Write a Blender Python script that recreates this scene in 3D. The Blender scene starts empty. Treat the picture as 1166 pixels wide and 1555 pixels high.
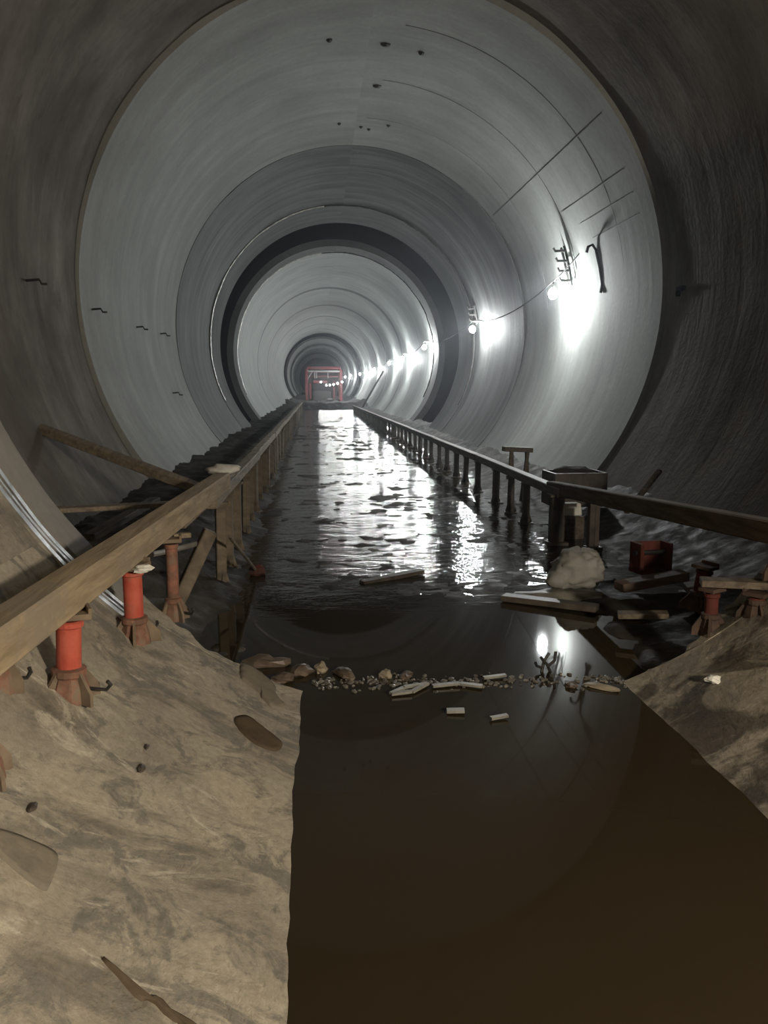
import bpy, math, random
from mathutils import Vector, Matrix, noise

# ------------------------------------------------------------------ camera, world, light, exposure
SC = bpy.context.scene
C = SC.collection
R = 3.4                                   # inner radius of the lining
AZ = 2.53                                 # height of the tunnel axis over the water
rad = math.radians
cam = bpy.data.cameras.new('camera')
cam.sensor_fit = 'VERTICAL'; cam.sensor_height = 24.0; cam.sensor_width = 18.0
cam.lens = 24.0 * 1240 / 1555
cam.clip_start = 0.05; cam.clip_end = 400
cam_o = bpy.data.objects.new('camera', cam); C.objects.link(cam_o)
cam_o.location = (-0.775, 0.0, 1.46)
cam_o.rotation_euler = (rad(90 - 8.82), 0, rad(-4.83))
SC.camera = cam_o
W = bpy.data.worlds.new('world'); SC.world = W; W.use_nodes = True
W.node_tree.nodes['Background'].inputs[0].default_value = (0.5, 0.52, 0.55, 1)
W.node_tree.nodes['Background'].inputs[1].default_value = 0.0
SC.view_settings.view_transform = 'Standard'; SC.view_settings.look = 'None'
SC.view_settings.gamma = 1.0; SC.view_settings.use_curve_mapping = False
SC.view_settings.exposure = 0.0
LAMP = 1180.0                              # radiance of the cold festoon bulbs
LAMP_COL = (0.94, 0.975, 0.97)
WARM = 1120.0                              # radiance of the warm work lamp behind the camera
WARM_COL = (1.0, 0.87, 0.69)
random.seed(7)

# ------------------------------------------------------------------ helpers
class MB:
    """Collects boxes, bars, tubes and lumps; build() links them as one mesh object."""
    def __init__(s): s.v = []; s.f = []; s.uv = None
    def add(s, vs, fs):
        n = len(s.v); s.v += [tuple(p) for p in vs]; s.f += [tuple(i + n for i in f) for f in fs]; return s
    def box(s, c, d, rot=None, taper=1.0):
        x, y, z = d[0] / 2, d[1] / 2, d[2] / 2
        b = min(x, y, z) * 0.16
        vs = []
        for sz in (-1, 1):                       # chamfered box: 24 verts
            for sx in (-1, 1):
                for sy in (-1, 1):
                    k = taper if sz > 0 else 1.0
                    vs += [Vector((sx * (x - b) * k, sy * (y - b) * k, sz * z)), Vector((sx * x * k, sy * (y - b) * k, sz * (z - b))), Vector((sx * (x - b) * k, sy * y * k, sz * (z - b)))]
        def i(sx, sy, sz, k): return ((sz > 0) * 4 + (sx > 0) * 2 + (sy > 0)) * 3 + k
        fs = [[i(-1, -1, -1, 0), i(-1, 1, -1, 0), i(1, 1, -1, 0), i(1, -1, -1, 0)], [i(-1, -1, 1, 0), i(1, -1, 1, 0), i(1, 1, 1, 0), i(-1, 1, 1, 0)]]
        for q in (-1, 1):
            fs.append([i(q, -1, -1, 1), i(q, 1, -1, 1), i(q, 1, 1, 1), i(q, -1, 1, 1)])
            fs.append([i(-1, q, -1, 2), i(1, q, -1, 2), i(1, q, 1, 2), i(-1, q, 1, 2)])
            for p in (-1, 1):
                fs.append([i(q, -1, p, 0), i(q, 1, p, 0), i(q, 1, p, 1), i(q, -1, p, 1)])
                fs.append([i(-1, q, p, 0), i(1, q, p, 0), i(1, q, p, 2), i(-1, q, p, 2)])
                fs.append([i(q, p, -1, 1), i(q, p, 1, 1), i(q, p, 1, 2), i(q, p, -1, 2)])
                for r in (-1, 1): fs.append([i(q, p, r, 0), i(q, p, r, 1), i(q, p, r, 2)])
        c = Vector(c)
        return s.add([(rot @ p if rot else p) + c for p in vs], fs)
    def bar(s, p0, p1, w, h, up=(0, 0, 1)):
        p0, p1 = Vector(p0), Vector(p1); d = p1 - p0; y = d.normalized()
        x = y.cross(Vector(up)); x = x.normalized() if x.length > 1e-4 else Vector((1, 0, 0)); z = x.cross(y)
        return s.box((p0 + p1) / 2, (w, d.length, h), Matrix((x, y, z)).transposed())
    def tube(s, pts, r, n=8, caps=True):
        pts = [Vector(p) for p in pts]; rs = r if isinstance(r, (list, tuple)) else [r] * len(pts)
        vs, fs = [], []; ref = None
        for k, p in enumerate(pts):
            t = (pts[min(k + 1, len(pts) - 1)] - pts[max(k - 1, 0)]).normalized()
            if ref is None: ref = t.orthogonal().normalized()
            ref = (ref - t * ref.dot(t)).normalized(); b = t.cross(ref)
            vs += [p + (ref * math.cos(2 * math.pi * j / n) + b * math.sin(2 * math.pi * j / n)) * rs[k] for j in range(n)]
        for k in range(len(pts) - 1):
            for j in range(n):
                fs.append((k * n + j, k * n + (j + 1) % n, (k + 1) * n + (j + 1) % n, (k + 1) * n + j))
        if caps: fs += [tuple(range(n))[::-1], tuple((len(pts) - 1) * n + j for j in range(n))]
        return s.add(vs, fs)
    def lump(s, c, d, seed=0, rough=0.25, n=10, m=7, rz=0.0, sq=1.0):
        c = Vector(c); rot = Matrix.Rotation(rz, 3, 'Z'); vs = []
        for i in range(m + 1):
            a = math.pi * i / m
            for j in range(n):
                b = 2 * math.pi * j / n
                f = lambda t: math.copysign(abs(t) ** sq, t)
                p = Vector((f(math.sin(a)) * f(math.cos(b)), f(math.sin(a)) * f(math.sin(b)), f(math.cos(a))))
                k = 1 + rough * noise.noise(p * 1.6 + Vector((seed * 7.3, seed * 3.1, 0)))  + 0.4 * rough * noise.noise(p * 4 + Vector((seed * 1.3, 0, seed)))
                vs.append(rot @ Vector((p.x * d[0] / 2, p.y * d[1] / 2, p.z * d[2] / 2)) * k + c)
        fs = [(i * n + j, i * n + (j + 1) % n, (i + 1) * n + (j + 1) % n, (i + 1) * n + j) for i in range(m) for j in range(n)]
        return s.add(vs, fs)
    def prism(s, outline, z0, z1):
        n = len(outline); vs = [(x, y, z0) for x, y in outline] + [(x, y, z1) for x, y in outline]
        fs = [tuple(range(n))[::-1], tuple(range(n, 2 * n))] + [(i, (i + 1) % n, n + (i + 1) % n, n + i) for i in range(n)]
        return s.add(vs, fs)
    def build(s, name, mat, parent=None, smooth=False):
        me = bpy.data.meshes.new(name); me.from_pydata(s.v, [], s.f)
        if s.uv:
            l = me.uv_layers.new(name='UVMap')
            for lo in me.loops: l.data[lo.index].uv = s.uv[lo.vertex_index]
        import bmesh
        bm = bmesh.new(); bm.from_mesh(me)
        bmesh.ops.recalc_face_normals(bm, faces=bm.faces) if s.uv is None else None
        bm.to_mesh(me); bm.free()
        me.materials.append(mat)
        if smooth: me.polygons.foreach_set('use_smooth', [True] * len(me.polygons))
        o = bpy.data.objects.new(name, me); C.objects.link(o)
        if parent: o.parent = parent
        return o

def tag(o, label=None, cat=None, group=None, kind=None):
    for k, v in (('label', label), ('category', cat), ('group', group), ('kind', kind)):
        if v: o[k] = v
    return o
def thing(name, label, cat, loc=(0, 0, 0), rz=0.0, group=None, rot=None):
    o = bpy.data.objects.new(name, None); C.objects.link(o); o.location = loc
    o.rotation_euler = rot if rot else (0, 0, rz); o.empty_display_size = 0.1
    return tag(o, label, cat, group)
def struct(name, label=None, parent=None):
    o = bpy.data.objects.new(name, None); C.objects.link(o)
    return tag(o, label, None, None, 'structure')
def dup(src, parent, loc=None):
    c = src.copy(); C.objects.link(c); c.parent = parent
    if loc is not None: c.location = loc
    return c
def dup_tree(root, loc, rz, label):
    r = root.copy(); C.objects.link(r); r.location = loc; r.rotation_euler = (0, 0, rz); r['label'] = label
    for ch in list(root.children):
        c = dup(ch, r)
        for g in list(ch.children): dup(g, c)
    return r

# ------------------------------------------------------------------ materials
class M:
    def __init__(s, name):
        s.m = bpy.data.materials.new(name); s.m.use_nodes = True; s.t = s.m.node_tree; s.n = s.t.nodes
        s.b = s.n['Principled BSDF']
    def node(s, typ, **kw):
        n = s.n.new(typ)
        for k, v in kw.items():
            if k in n.inputs: n.inputs[k].default_value = v
            else: setattr(n, k, v)
        return n
    def link(s, a, b): s.t.links.new(a, b)
    def coord(s, kind='Object', scale=(1, 1, 1)):
        tc = s.node('ShaderNodeTexCoord'); mp = s.node('ShaderNodeMapping'); mp.inputs['Scale'].default_value = scale
        s.link(tc.outputs[kind], mp.inputs['Vector']); return mp.outputs[0]
    def noise(s, vec, scale, detail=4, rough=0.55, dist=0.0):
        n = s.node('ShaderNodeTexNoise'); n.inputs['Scale'].default_value = scale; n.inputs['Detail'].default_value = detail
        n.inputs['Roughness'].default_value = rough; n.inputs['Distortion'].default_value = dist
        s.link(vec, n.inputs['Vector']); return n.outputs[0]
    def ramp(s, fac, stops):
        r = s.node('ShaderNodeValToRGB'); e = r.color_ramp.elements
        while len(e) < len(stops): e.new(0.5)
        for k, (p, c) in enumerate(stops):
            e[k].position = p; e[k].color = (*c, 1) if len(c) == 3 else c
        s.link(fac, r.inputs[0]); return r.outputs[0]
    def mix(s, fac, a, b, blend='MIX'):
        x = s.node('ShaderNodeMix', data_type='RGBA', blend_type=blend)
        for val, i in ((fac, 0), (a, 6), (b, 7)):
            if hasattr(val, 'is_linked') or hasattr(val, 'links'): s.link(val, x.inputs[i])
            else: x.inputs[i].default_value = val if i == 0 else ((*val, 1) if len(val) == 3 else val)
        return x.outputs[2]
    def math(s, op, a, b=0.0, clamp=False):
        x = s.node('ShaderNodeMath', operation=op); x.use_clamp = clamp
        for val, i in ((a, 0), (b, 1)):
            if hasattr(val, 'links'): s.link(val, x.inputs[i])
            else: x.inputs[i].default_value = val
        return x.outputs[0]
    def bump(s, h, strength, dist=0.02):
        b = s.node('ShaderNodeBump'); b.inputs['Strength'].default_value = strength; b.inputs['Distance'].default_value = dist
        s.link(h, b.inputs['Height']); s.link(b.outputs[0], s.b.inputs['Normal'])
    def set(s, color=None, rough=None, metal=None, spec=None):
        for val, k in ((color, 'Base Color'), (rough, 'Roughness'), (metal, 'Metallic'), (spec, 'Specular IOR Level')):
            if val is None: continue
            if hasattr(val, 'links'): s.link(val, s.b.inputs[k])
            else: s.b.inputs[k].default_value = (*val, 1) if k == 'Base Color' else val
        return s

def g3(c, k): return tuple(min(1, x * k) for x in c)
def concrete(name, base, streak=0.35, blotch=0.35, rough=0.85, bump=0.35, stain=None, spec=0.3):
    m = M(name)
    uv = m.coord('UV'); st = m.coord('UV', (0.35, 2.6, 1))     # u runs round the ring, v along the tunnel
    a = m.noise(st, 1.1, 5, 0.6, 0.3); b = m.noise(uv, 0.8, 5, 0.6); f = m.noise(uv, 14, 4, 0.6)
    c1 = m.ramp(a, [(0.32, g3(base, 1 - streak)), (0.66, g3(base, 1 + streak * 0.5))])
    c2 = m.ramp(b, [(0.3, (1 - blotch,) * 3), (0.7, (1 + 0,) * 3)])
    col = m.mix(1.0, c1, c2, 'MULTIPLY')
    c3 = m.ramp(f, [(0.25, (0.8,) * 3), (0.7, (1.0,) * 3)])
    col = m.mix(0.7, col, c3, 'MULTIPLY')
    if stain:
        sn = m.noise(m.coord('UV', (0.5, 1.2, 1)), 1.3, 6, 0.65, 0.6)
        col = m.mix(m.ramp(sn, [(0.52, (0, 0, 0)), (0.66, (1, 1, 1))]), col, stain)
    m.set(col, rough, spec=spec)
    h = m.math('ADD', m.math('MULTIPLY', f, 0.4), a)
    m.bump(h, bump, 0.02)
    return m.m
def simple(name, c1, c2, rough=0.8, metal=0.0, scale=6, bump=0.3, spec=0.4, stretch=(1, 1, 1), rust=None, lo=0.35, hi=0.65):
    m = M(name); v = m.coord('Object', stretch); n = m.noise(v, scale, 5, 0.6, 0.2)
    col = m.ramp(n, [(lo, c1), (hi, c2)])
    if rust:
        col = m.mix(m.ramp(m.noise(m.coord('Object'), scale * 0.6, 6, 0.7), [(0.5, (0, 0, 0)), (0.62, (1, 1, 1))]), col, rust)
    m.set(col, rough, metal, spec); m.bump(n, bump, 0.01)
    return m.m
def emitter(name, col, strength):
    m = M(name); m.set((0.9, 0.9, 0.9), 0.4)
    m.b.inputs['Emission Color'].default_value = (*col, 1); m.b.inputs['Emission Strength'].default_value = strength
    return m.m

lining_mat = concrete('pale_lining_concrete', (0.325, 0.335, 0.32), 0.16, 0.25)
damp_mat = concrete('damp_lining_concrete', (0.115, 0.118, 0.115), 0.55, 0.4, 0.7, 0.5)
grey_mat = concrete('grey_band_concrete', (0.17, 0.175, 0.172), 0.25, 0.3)
far_mat = concrete('clean_lining_concrete', (0.35, 0.375, 0.36), 0.22, 0.25, 0.6)
joint_mat = concrete('dark_joint_concrete', (0.08, 0.085, 0.085), 0.3, 0.3, 0.6)
recess_mat = concrete('black_membrane', (0.010, 0.010, 0.012), 0.4, 0.4, 1.0, 0.5, spec=0.0)
raw_mat = concrete('raw_primary_concrete', (0.26, 0.24, 0.22), 0.28, 0.6, 0.95, 1.0, stain=(0.13, 0.115, 0.105), spec=0.1)
def slab_material(name='tan_invert_concrete', k=1.0):
    m = M(name)
    uv = m.coord('UV'); st = m.coord('UV', (0.75, 2.6, 1))          # streaks run down the slope towards the water
    col = m.ramp(m.noise(uv, 1.1, 6, 0.62, 0.4), [(0.34, (0.235, 0.21, 0.175)), (0.56, (0.375, 0.34, 0.27)), (0.72, (0.43, 0.38, 0.29))])
    col = m.mix(m.ramp(m.noise(st, 1.1, 8, 0.66, 0.9), [(0.50, (0, 0, 0)), (0.62, (0.9,) * 3)]), col, (0.165, 0.15, 0.125))
    col = m.mix(m.ramp(m.noise(m.coord('UV', (1, 1.6, 1)), 3.0, 9, 0.74, 0.9), [(0.50, (0, 0, 0)), (0.58, (0.85,) * 3)]), col, (0.165, 0.158, 0.14))
    col = m.mix(m.ramp(m.noise(m.coord('UV', (0.9, 3.0, 1)), 2.3, 8, 0.7, 1.2), [(0.60, (0, 0, 0)), (0.66, (0.8,) * 3)]), col, (0.50, 0.46, 0.38))
    f = m.noise(uv, 26, 6, 0.7)
    col = m.mix(0.8, col, m.ramp(f, [(0.3, (0.68,) * 3), (0.65, (1.08,) * 3)]), 'MULTIPLY')
    if k != 1.0:                                                   # grime left between pale smears of cement
        dark = m.mix(1.0, col, (k, k * 0.97, k * 0.95), 'MULTIPLY')
        pal = m.ramp(m.noise(m.coord('UV', (1, 1.5, 1)), 1.55, 7, 0.6, 0.9), [(0.42, (0, 0, 0)), (0.51, (1, 1, 1))])
        col = m.mix(pal, dark, m.mix(0.25, col, (0.34, 0.295, 0.225)))
    m.set(col, 0.9, spec=0.2)
    h = m.math('ADD', m.math('MULTIPLY', f, 0.5), m.noise(uv, 4.0, 7, 0.65, 0.6))
    m.bump(h, 0.55, 0.03)
    return m.m
slab_mat = slab_material()
grimy_mat = slab_material('grimy_invert_concrete', 0.34)
band_mat = concrete('grey_end_band_concrete', (0.26, 0.25, 0.235), 0.15, 0.2, 0.8)
groove_unlit_mat = simple('groove_rubber_unlit_strip', (0.03, 0.03, 0.03), (0.06, 0.058, 0.055), 0.35, 0, 6)  # rubber of the groove; also darkens the strip halves that show no glint
mudpatch_mat = simple('dark_mud_skin', (0.070, 0.054, 0.038), (0.105, 0.082, 0.058), 1.0, 0, 9, 0.1, 0.0)
damppatch_mat = simple('damp_cement_skin', (0.16, 0.145, 0.12), (0.20, 0.178, 0.14), 1.0, 0, 22, 0.7, 0.0)
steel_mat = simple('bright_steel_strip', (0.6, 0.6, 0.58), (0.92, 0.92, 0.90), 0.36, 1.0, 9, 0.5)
wood_tan = simple('tan_muddy_timber', (0.20, 0.150, 0.090), (0.36, 0.285, 0.185), 0.8, 0, 5, 0.5, stretch=(6, 0.6, 6), rust=(0.23, 0.19, 0.14))
wood_dark = simple('dark_wet_timber', (0.055, 0.043, 0.033), (0.13, 0.105, 0.08), 0.55, 0, 5, 0.5, stretch=(6, 0.6, 6))
wood_mid = simple('brown_muddy_timber', (0.13, 0.105, 0.078), (0.25, 0.205, 0.15), 0.75, 0, 5, 0.5, stretch=(6, 0.6, 6))
post_dark = simple('mud_caked_post', (0.035, 0.03, 0.026), (0.09, 0.075, 0.06), 0.5, 0, 7, 0.5)
post_brown = simple('brown_mud_post', (0.085, 0.072, 0.055), (0.20, 0.165, 0.12), 0.8, 0, 7, 0.5)
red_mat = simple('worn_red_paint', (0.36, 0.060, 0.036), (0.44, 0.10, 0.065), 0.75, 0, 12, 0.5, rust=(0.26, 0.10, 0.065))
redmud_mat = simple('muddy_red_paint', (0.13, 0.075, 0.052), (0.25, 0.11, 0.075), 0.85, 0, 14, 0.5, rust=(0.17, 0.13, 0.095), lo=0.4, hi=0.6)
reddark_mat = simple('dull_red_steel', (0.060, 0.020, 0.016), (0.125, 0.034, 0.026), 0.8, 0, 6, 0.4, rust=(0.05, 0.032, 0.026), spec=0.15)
gantry_mat = simple('gantry_red_paint', (0.09, 0.012, 0.016), (0.16, 0.022, 0.03), 0.5, 0, 1, 0.1)
gantry_pale = simple('gantry_pale_steel', (0.15, 0.14, 0.14), (0.28, 0.27, 0.27), 0.5, 0, 1, 0.1)
gantry_dark = simple('gantry_dark_steel', (0.02, 0.018, 0.018), (0.05, 0.04, 0.04), 0.6, 0, 1, 0.1)
darkfoot_mat = simple('dark_muddy_iron', (0.045, 0.032, 0.025), (0.085, 0.055, 0.042), 0.85, 0, 10, 0.5, 0.2)
wood_shade = simple('dark_brown_timber', (0.075, 0.06, 0.045), (0.14, 0.115, 0.085), 0.8, 0, 5, 0.5, 0.2, stretch=(6, 0.6, 6))
mudbrown = simple('brown_dried_mud', (0.12, 0.09, 0.063), (0.20, 0.155, 0.11), 0.9, 0, 10, 0.6)
black_mat = simple('black_rubber', (0.012, 0.012, 0.012), (0.03, 0.03, 0.03), 0.5, 0, 8, 0.1)
iron_mat = simple('dark_iron', (0.02, 0.02, 0.02), (0.05, 0.048, 0.045), 0.5, 0.3, 8, 0.2)
sack_mat = simple('dirty_white_sack', (0.19, 0.185, 0.17), (0.29, 0.285, 0.265), 0.8, 0, 5, 0.8)
foam_mat = simple('dirty_white_foam', (0.5, 0.5, 0.46), (0.7, 0.7, 0.66), 0.8, 0, 9, 0.3)
stone_mat = simple('wet_brown_stone', (0.06, 0.047, 0.036), (0.135, 0.105, 0.08), 0.45, 0, 8, 0.5)
pale_stone = simple('pale_cement_chunk', (0.17, 0.145, 0.105), (0.30, 0.26, 0.19), 0.6, 0, 8, 0.5)
scrap_mat = simple('wet_pale_scrap', (0.13, 0.125, 0.11), (0.26, 0.25, 0.22), 0.4, 0, 8, 0.3)
tan_plank = simple('pinkish_plank', (0.085, 0.06, 0.047), (0.13, 0.095, 0.075), 0.75, 0, 5, 0.4, stretch=(0.6, 6, 6))
bulb_mat = emitter('cold_bulb_glow', LAMP_COL, LAMP)
string_mat = emitter('small_bulb_glow', LAMP_COL, LAMP * 0.25)
warm_mat = emitter('warm_bulb_glow', WARM_COL, WARM)

# murky water: mirror smooth over the foreground pool, rippled where it runs thin over the mud further in
wm = M('murky_water')
v = wm.coord('Object')
sep = wm.node('ShaderNodeSeparateXYZ'); wm.link(v, sep.inputs[0])
far = wm.node('ShaderNodeMapRange'); far.inputs[1].default_value = 4.9; far.inputs[2].default_value = 6.3; wm.link(sep.outputs[1], far.inputs[0])
n1 = wm.noise(wm.coord('Object', (0.8, 1.6, 1)), 3.0, 4, 0.6, 0.4); n2 = wm.noise(wm.coord('Object', (1, 2.0, 1)), 11.0, 3, 0.6)
edge = wm.math('ADD', far.outputs[0], wm.math('MULTIPLY', wm.math('SUBTRACT', n1, 0.5), 0.9), True)
edge = wm.math('MULTIPLY', edge, far.outputs[0], True)
h = wm.math('MULTIPLY', wm.math('ADD', n1, wm.math('MULTIPLY', n2, 0.35)), edge)
wm.bump(h, 0.26, 0.05)
rr = wm.math('ADD', wm.math('MULTIPLY', edge, 0.05), 0.03)
wm.set((0.030, 0.0225, 0.0125), rr, spec=0.3); wm.b.inputs['IOR'].default_value = 1.33
wm.b.inputs['Specular IOR Level'].default_value = 0.4
water_mat = wm.m
# wet mud
mm = M('wet_black_mud')
v = mm.coord('Object'); n = mm.noise(v, 7, 6, 0.65); n0 = mm.noise(v, 1.3, 4, 0.6)
mm.set(mm.ramp(n0, [(0.35, (0.022, 0.019, 0.015)), (0.7, (0.062, 0.055, 0.046))]), mm.ramp(n, [(0.35, (0.5,) * 3), (0.7, (0.95,) * 3)]), spec=0.10)
mm.bump(n, 0.6, 0.02)
mud_mat = mm.m
dm = simple('dry_dark_mud', (0.012, 0.010, 0.009), (0.045, 0.039, 0.035), 0.9, 0, 1.2, 0.6)

# ------------------------------------------------------------------ tunnel shell
def ring(y0, y1, r0, r1, ro, nt=96, ny=2, t0=-180.0, t1=180.0, cx=0.0, cz=AZ, amp=0.0, fr=1.0, seed=0, ends=True, y1f=None, y0f=None):
    """A solid ring of lining; t is counted from the bottom, towards +x. Inner radius goes from r0 to r1."""
    mb = MB(); mb.uv = []; vs, fs = [], []
    for i in range(nt + 1):
        t = rad(t0 + (t1 - t0) * i / nt)
        ya = y0f(t) if y0f else y0; yb = y1f(t) if y1f else y1
        for j in range(ny + 1):
            y = ya + (yb - ya) * j / ny; r = r0 + (r1 - r0) * j / ny
            if amp: r += amp * (noise.noise(Vector((math.sin(t) * 2.2 * fr, y * fr, math.cos(t) * 2.2 * fr + seed))) + 0.5 * noise.noise(Vector((math.sin(t) * 7 * fr, y * 3 * fr, math.cos(t) * 7 * fr + seed))))
            vs.append((cx + r * math.sin(t), y, cz - r * math.cos(t))); mb.uv.append((t * R + 20, y + seed * 3.7))
        for y in (ya, yb):
            vs.append((cx + ro * math.sin(t), y, cz - ro * math.cos(t))); mb.uv.append((t * R + 20, y + seed * 3.7))
    k = ny + 3
    for i in range(nt):
        a, b = i * k, (i + 1) * k
        for j in range(ny): fs.append((a + j, a + j + 1, b + j + 1, b + j))
        fs.append((a + k - 2, a, b, b + k - 2)); fs.append((a + ny, a + k - 1, b + k - 1, b + ny)); fs.append((a + k - 1, a + k - 2, b + k - 2, b + k - 1))
    if t1 - t0 < 359:
        fs.append(tuple(range(0, k - 2)) + (k - 1, k - 2)); e = nt * k
        fs.append(tuple(e + j for j in range(ny, -1, -1)) + (e + k - 2, e + k - 1))
    mb.v, mb.f = vs, fs
    return mb
RO = 1.16 * R
wall = tag(struct('wall_tunnel'), 'round concrete tunnel lining of cast rings running into the dark')
def seg(z0, z1, r0, r1, mat, ny=2, amp=0.0, fr=1.0, nt=96, name='lining_ring', seed=0):
    o = ring(z0 * R, z1 * R, r0 * R, r1 * R, RO, nt, ny, amp=amp, fr=fr, seed=seed).build(name, mat, wall, True)
    return o
def flat_ends(o):
    o.data.set_sharp_from_angle(angle=rad(35)); return o
flat_ends(seg(-2.6, 2.87, 1.02, 1.02, raw_mat, 70, 0.035, 0.7, 180, 'rough_primary_lining', 1))['label'] = 'rough dark brown primary lining'
flat_ends(seg(2.87, 4.78, 1.0, 1.0, lining_mat, 12, 0.006, 0.6, 144, seed=2))['label'] = 'pale grey smooth cast ring'
flat_ends(seg(4.78, 6.27, 0.997, 0.997, damp_mat, 16, 0.016, 0.7, 144, seed=3))['label'] = 'dark damp streaked ring'
flat_ends(seg(6.27, 6.95, 0.995, 0.995, grey_mat, 4, 0.004, 0.6, 144, seed=4))['label'] = 'narrow grey ring before the dark gap'
flat_ends(seg(6.95, 8.1, 1.06, 1.06, recess_mat, 8, 0.02, 0.8, 144, 'membrane_gap', 5))['label'] = 'black membrane gap between two rings'
flat_ends(seg(8.1, 8.42, 0.998, 0.998, grey_mat, 2, 0, 1, 144, seed=6))
js = [8.42, 11.6, 14.0, 16.2, 18.2, 19.8, 21.3]
for k in range(6):
    flat_ends(seg(js[k], js[k + 1] - 0.32, 1.0, 0.985, far_mat, 6, 0.003, 0.7, 112, seed=7 + k))
    flat_ends(seg(js[k + 1] - 0.32, js[k + 1], 0.998, 0.998, joint_mat, 1, 0, 1, 112, 'joint_band', 7 + k))
flat_ends(seg(21.3, 23.6, 1.05, 1.05, recess_mat, 4, 0.02, 0.8, 96, 'membrane_gap', 14))
fz = [(23.6, 26.5, 0.99, far_mat), (26.5, 28.0, 1.03, joint_mat), (28.0, 29.6, 0.98, far_mat), (29.6, 31.0, 1.03, joint_mat), (31.0, 33.0, 0.97, far_mat), (33.0, 35.0, 1.0, joint_mat), (35.0, 36.5, 0.86, far_mat), (36.5, 40, 1.0, recess_mat)]
for k, (a, b, r, m_) in enumerate(fz): flat_ends(seg(a, b, r, r, m_, 2, 0, 1, 96, seed=20 + k))
def cap(y, name, mat):
    mb = MB(); mb.uv = []; n = 64
    vs = [(RO * math.sin(2 * math.pi * j / n), y + d, AZ - RO * math.cos(2 * math.pi * j / n)) for d in (-0.1, 0.1) for j in range(n)]
    mb.v = vs; mb.uv = [(x, z) for x, _, z in vs]
    mb.f = [tuple(range(n)), tuple(range(2 * n - 1, n - 1, -1))] + [(j, (j + 1) % n, n + (j + 1) % n, n + j) for j in range(n)]
    return tag(mb.build(name, mat), kind='structure')
cap(40 * R + 0.1, 'wall_far', recess_mat); cap(-2.6 * R - 0.1, 'wall_back', raw_mat)

# thin longitudinal seams and steel joint strips
def arc_strip(y0, y1, ri, ro, t0, t1, nt, cx=0.0, cz=AZ, jit=0.0):
    mb = MB(); ph = random.random() * 9
    for i in range(nt + 1):
        t = rad(t0 + (t1 - t0) * i / nt); j = jit * noise.noise(Vector((t * 9, ph, 0)))
        for r, y in ((ri + j, y0 + j), (ri + j * 1.5, y1 + j), (ro, y1), (ro, y0)): mb.v.append((cx + r * math.sin(t), y, cz - r * math.cos(t)))
    for i in range(nt):
        a, b = i * 4, i * 4 + 4
        for q in range(4): mb.f.append((a + q, a + (q + 1) % 4, b + (q + 1) % 4, b + q))
    mb.f += [(3, 2, 1, 0), tuple(nt * 4 + q for q in range(4))]
    return mb
def strip_ring(y, r, t0, t1, n, mat, name, label):
    ps, rs = [], []
    for i in range(n + 1):
        t = rad(t0 + (t1 - t0) * i / n); q = r + 0.012 * noise.noise(Vector((t * 6, y, 0))) + 0.006 * noise.noise(Vector((t * 25, y, 3)))
        ps.append((q * math.sin(t), y + 0.012 * noise.noise(Vector((t * 17, y, 9))), AZ - q * math.cos(t))); rs.append(0.020 + 0.009 * noise.noise(Vector((t * 40, y, 5))))
    tag(MB().tube(ps, rs, 6).build(name, mat, None, True), label, kind='structure')
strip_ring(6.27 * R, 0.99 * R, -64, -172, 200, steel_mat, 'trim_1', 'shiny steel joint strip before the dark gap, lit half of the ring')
strip_ring(6.27 * R, 0.99 * R, 188, 62, 200, groove_unlit_mat, 'trim_2', 'steel joint strip before the dark gap, lamp-side half coloured black for its missing glint')  # same strip as the steel half; its unlit look is put into the colour
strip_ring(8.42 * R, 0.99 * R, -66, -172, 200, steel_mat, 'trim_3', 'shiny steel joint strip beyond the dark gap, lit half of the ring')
strip_ring(8.42 * R, 0.99 * R, 188, 64, 200, groove_unlit_mat, 'trim_4', 'steel joint strip beyond the dark gap, lamp-side half coloured black for its missing glint')  # again the steel strip, painted dark on the half without glints
seam_mat = concrete('seam_concrete', (0.25, 0.255, 0.25), 0.4, 0.4)
for k, (t, za, zb) in enumerate(((128.5, 2.95, 4.7), (117, 3.0, 3.75), (112, 3.0, 3.6), (107.5, 3.0, 3.5))):
    a = rad(t); rr_ = 0.999 * R
    mb = MB().bar((rr_ * math.sin(a), za * R, AZ - rr_ * math.cos(a)), (rr_ * math.sin(a), zb * R, AZ - rr_ * math.cos(a)), 0.012, 0.010, (math.sin(a), 0, -math.cos(a)))
    mb.uv = [(p[2] * 3 + p[0], p[1]) for p in mb.v]
    o = mb.build('formwork_seam', seam_mat, wall)

for y in (3.22, 3.78, 4.3):
    mb = arc_strip(y * R - 0.004, y * R + 0.004, R - 0.005, R + 0.02, 112 - 4 * y, 160 + 4 * y, 60)
    mb.uv = [(p[0] * 3 + p[2] * 3, p[1]) for p in mb.v]; mb.build('formwork_seam', seam_mat, wall)

# ------------------------------------------------------------------ invert trough of the foreground
TX, TZ, TR = -0.06, 2.276, 2.414
inv = tag(struct('floor_invert'), 'curved tan concrete invert slab on both sides of the foreground water')
def tend(t):                                   # broken far end of the slab
    d = math.degrees(t); e = 1.19 * R if abs(d) > 42 else (1.09 + 0.10 * max(0, (abs(d) - 20)) / 22) * R
    if abs(d) < 36: e += 0.09 * noise.noise(Vector((t * 14, 3.3 if t < 0 else 9.1, 0))) + 0.05 * noise.noise(Vector((t * 37, 1.3, 0)))
    return e
GA, GB, GC = 1.012 * R, 1.080 * R, 1.114 * R
def trough(y0, y1, r, ro, mat, name, t0, t1, nt, ny, amp=0.0, seed=0, y1f=None):
    o = ring(y0, y1, r, r, ro, nt, ny, t0, t1, TX, TZ, amp, 2.6, seed, y1f=y1f).build(name, mat, inv, True); flat_ends(o); return o
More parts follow.
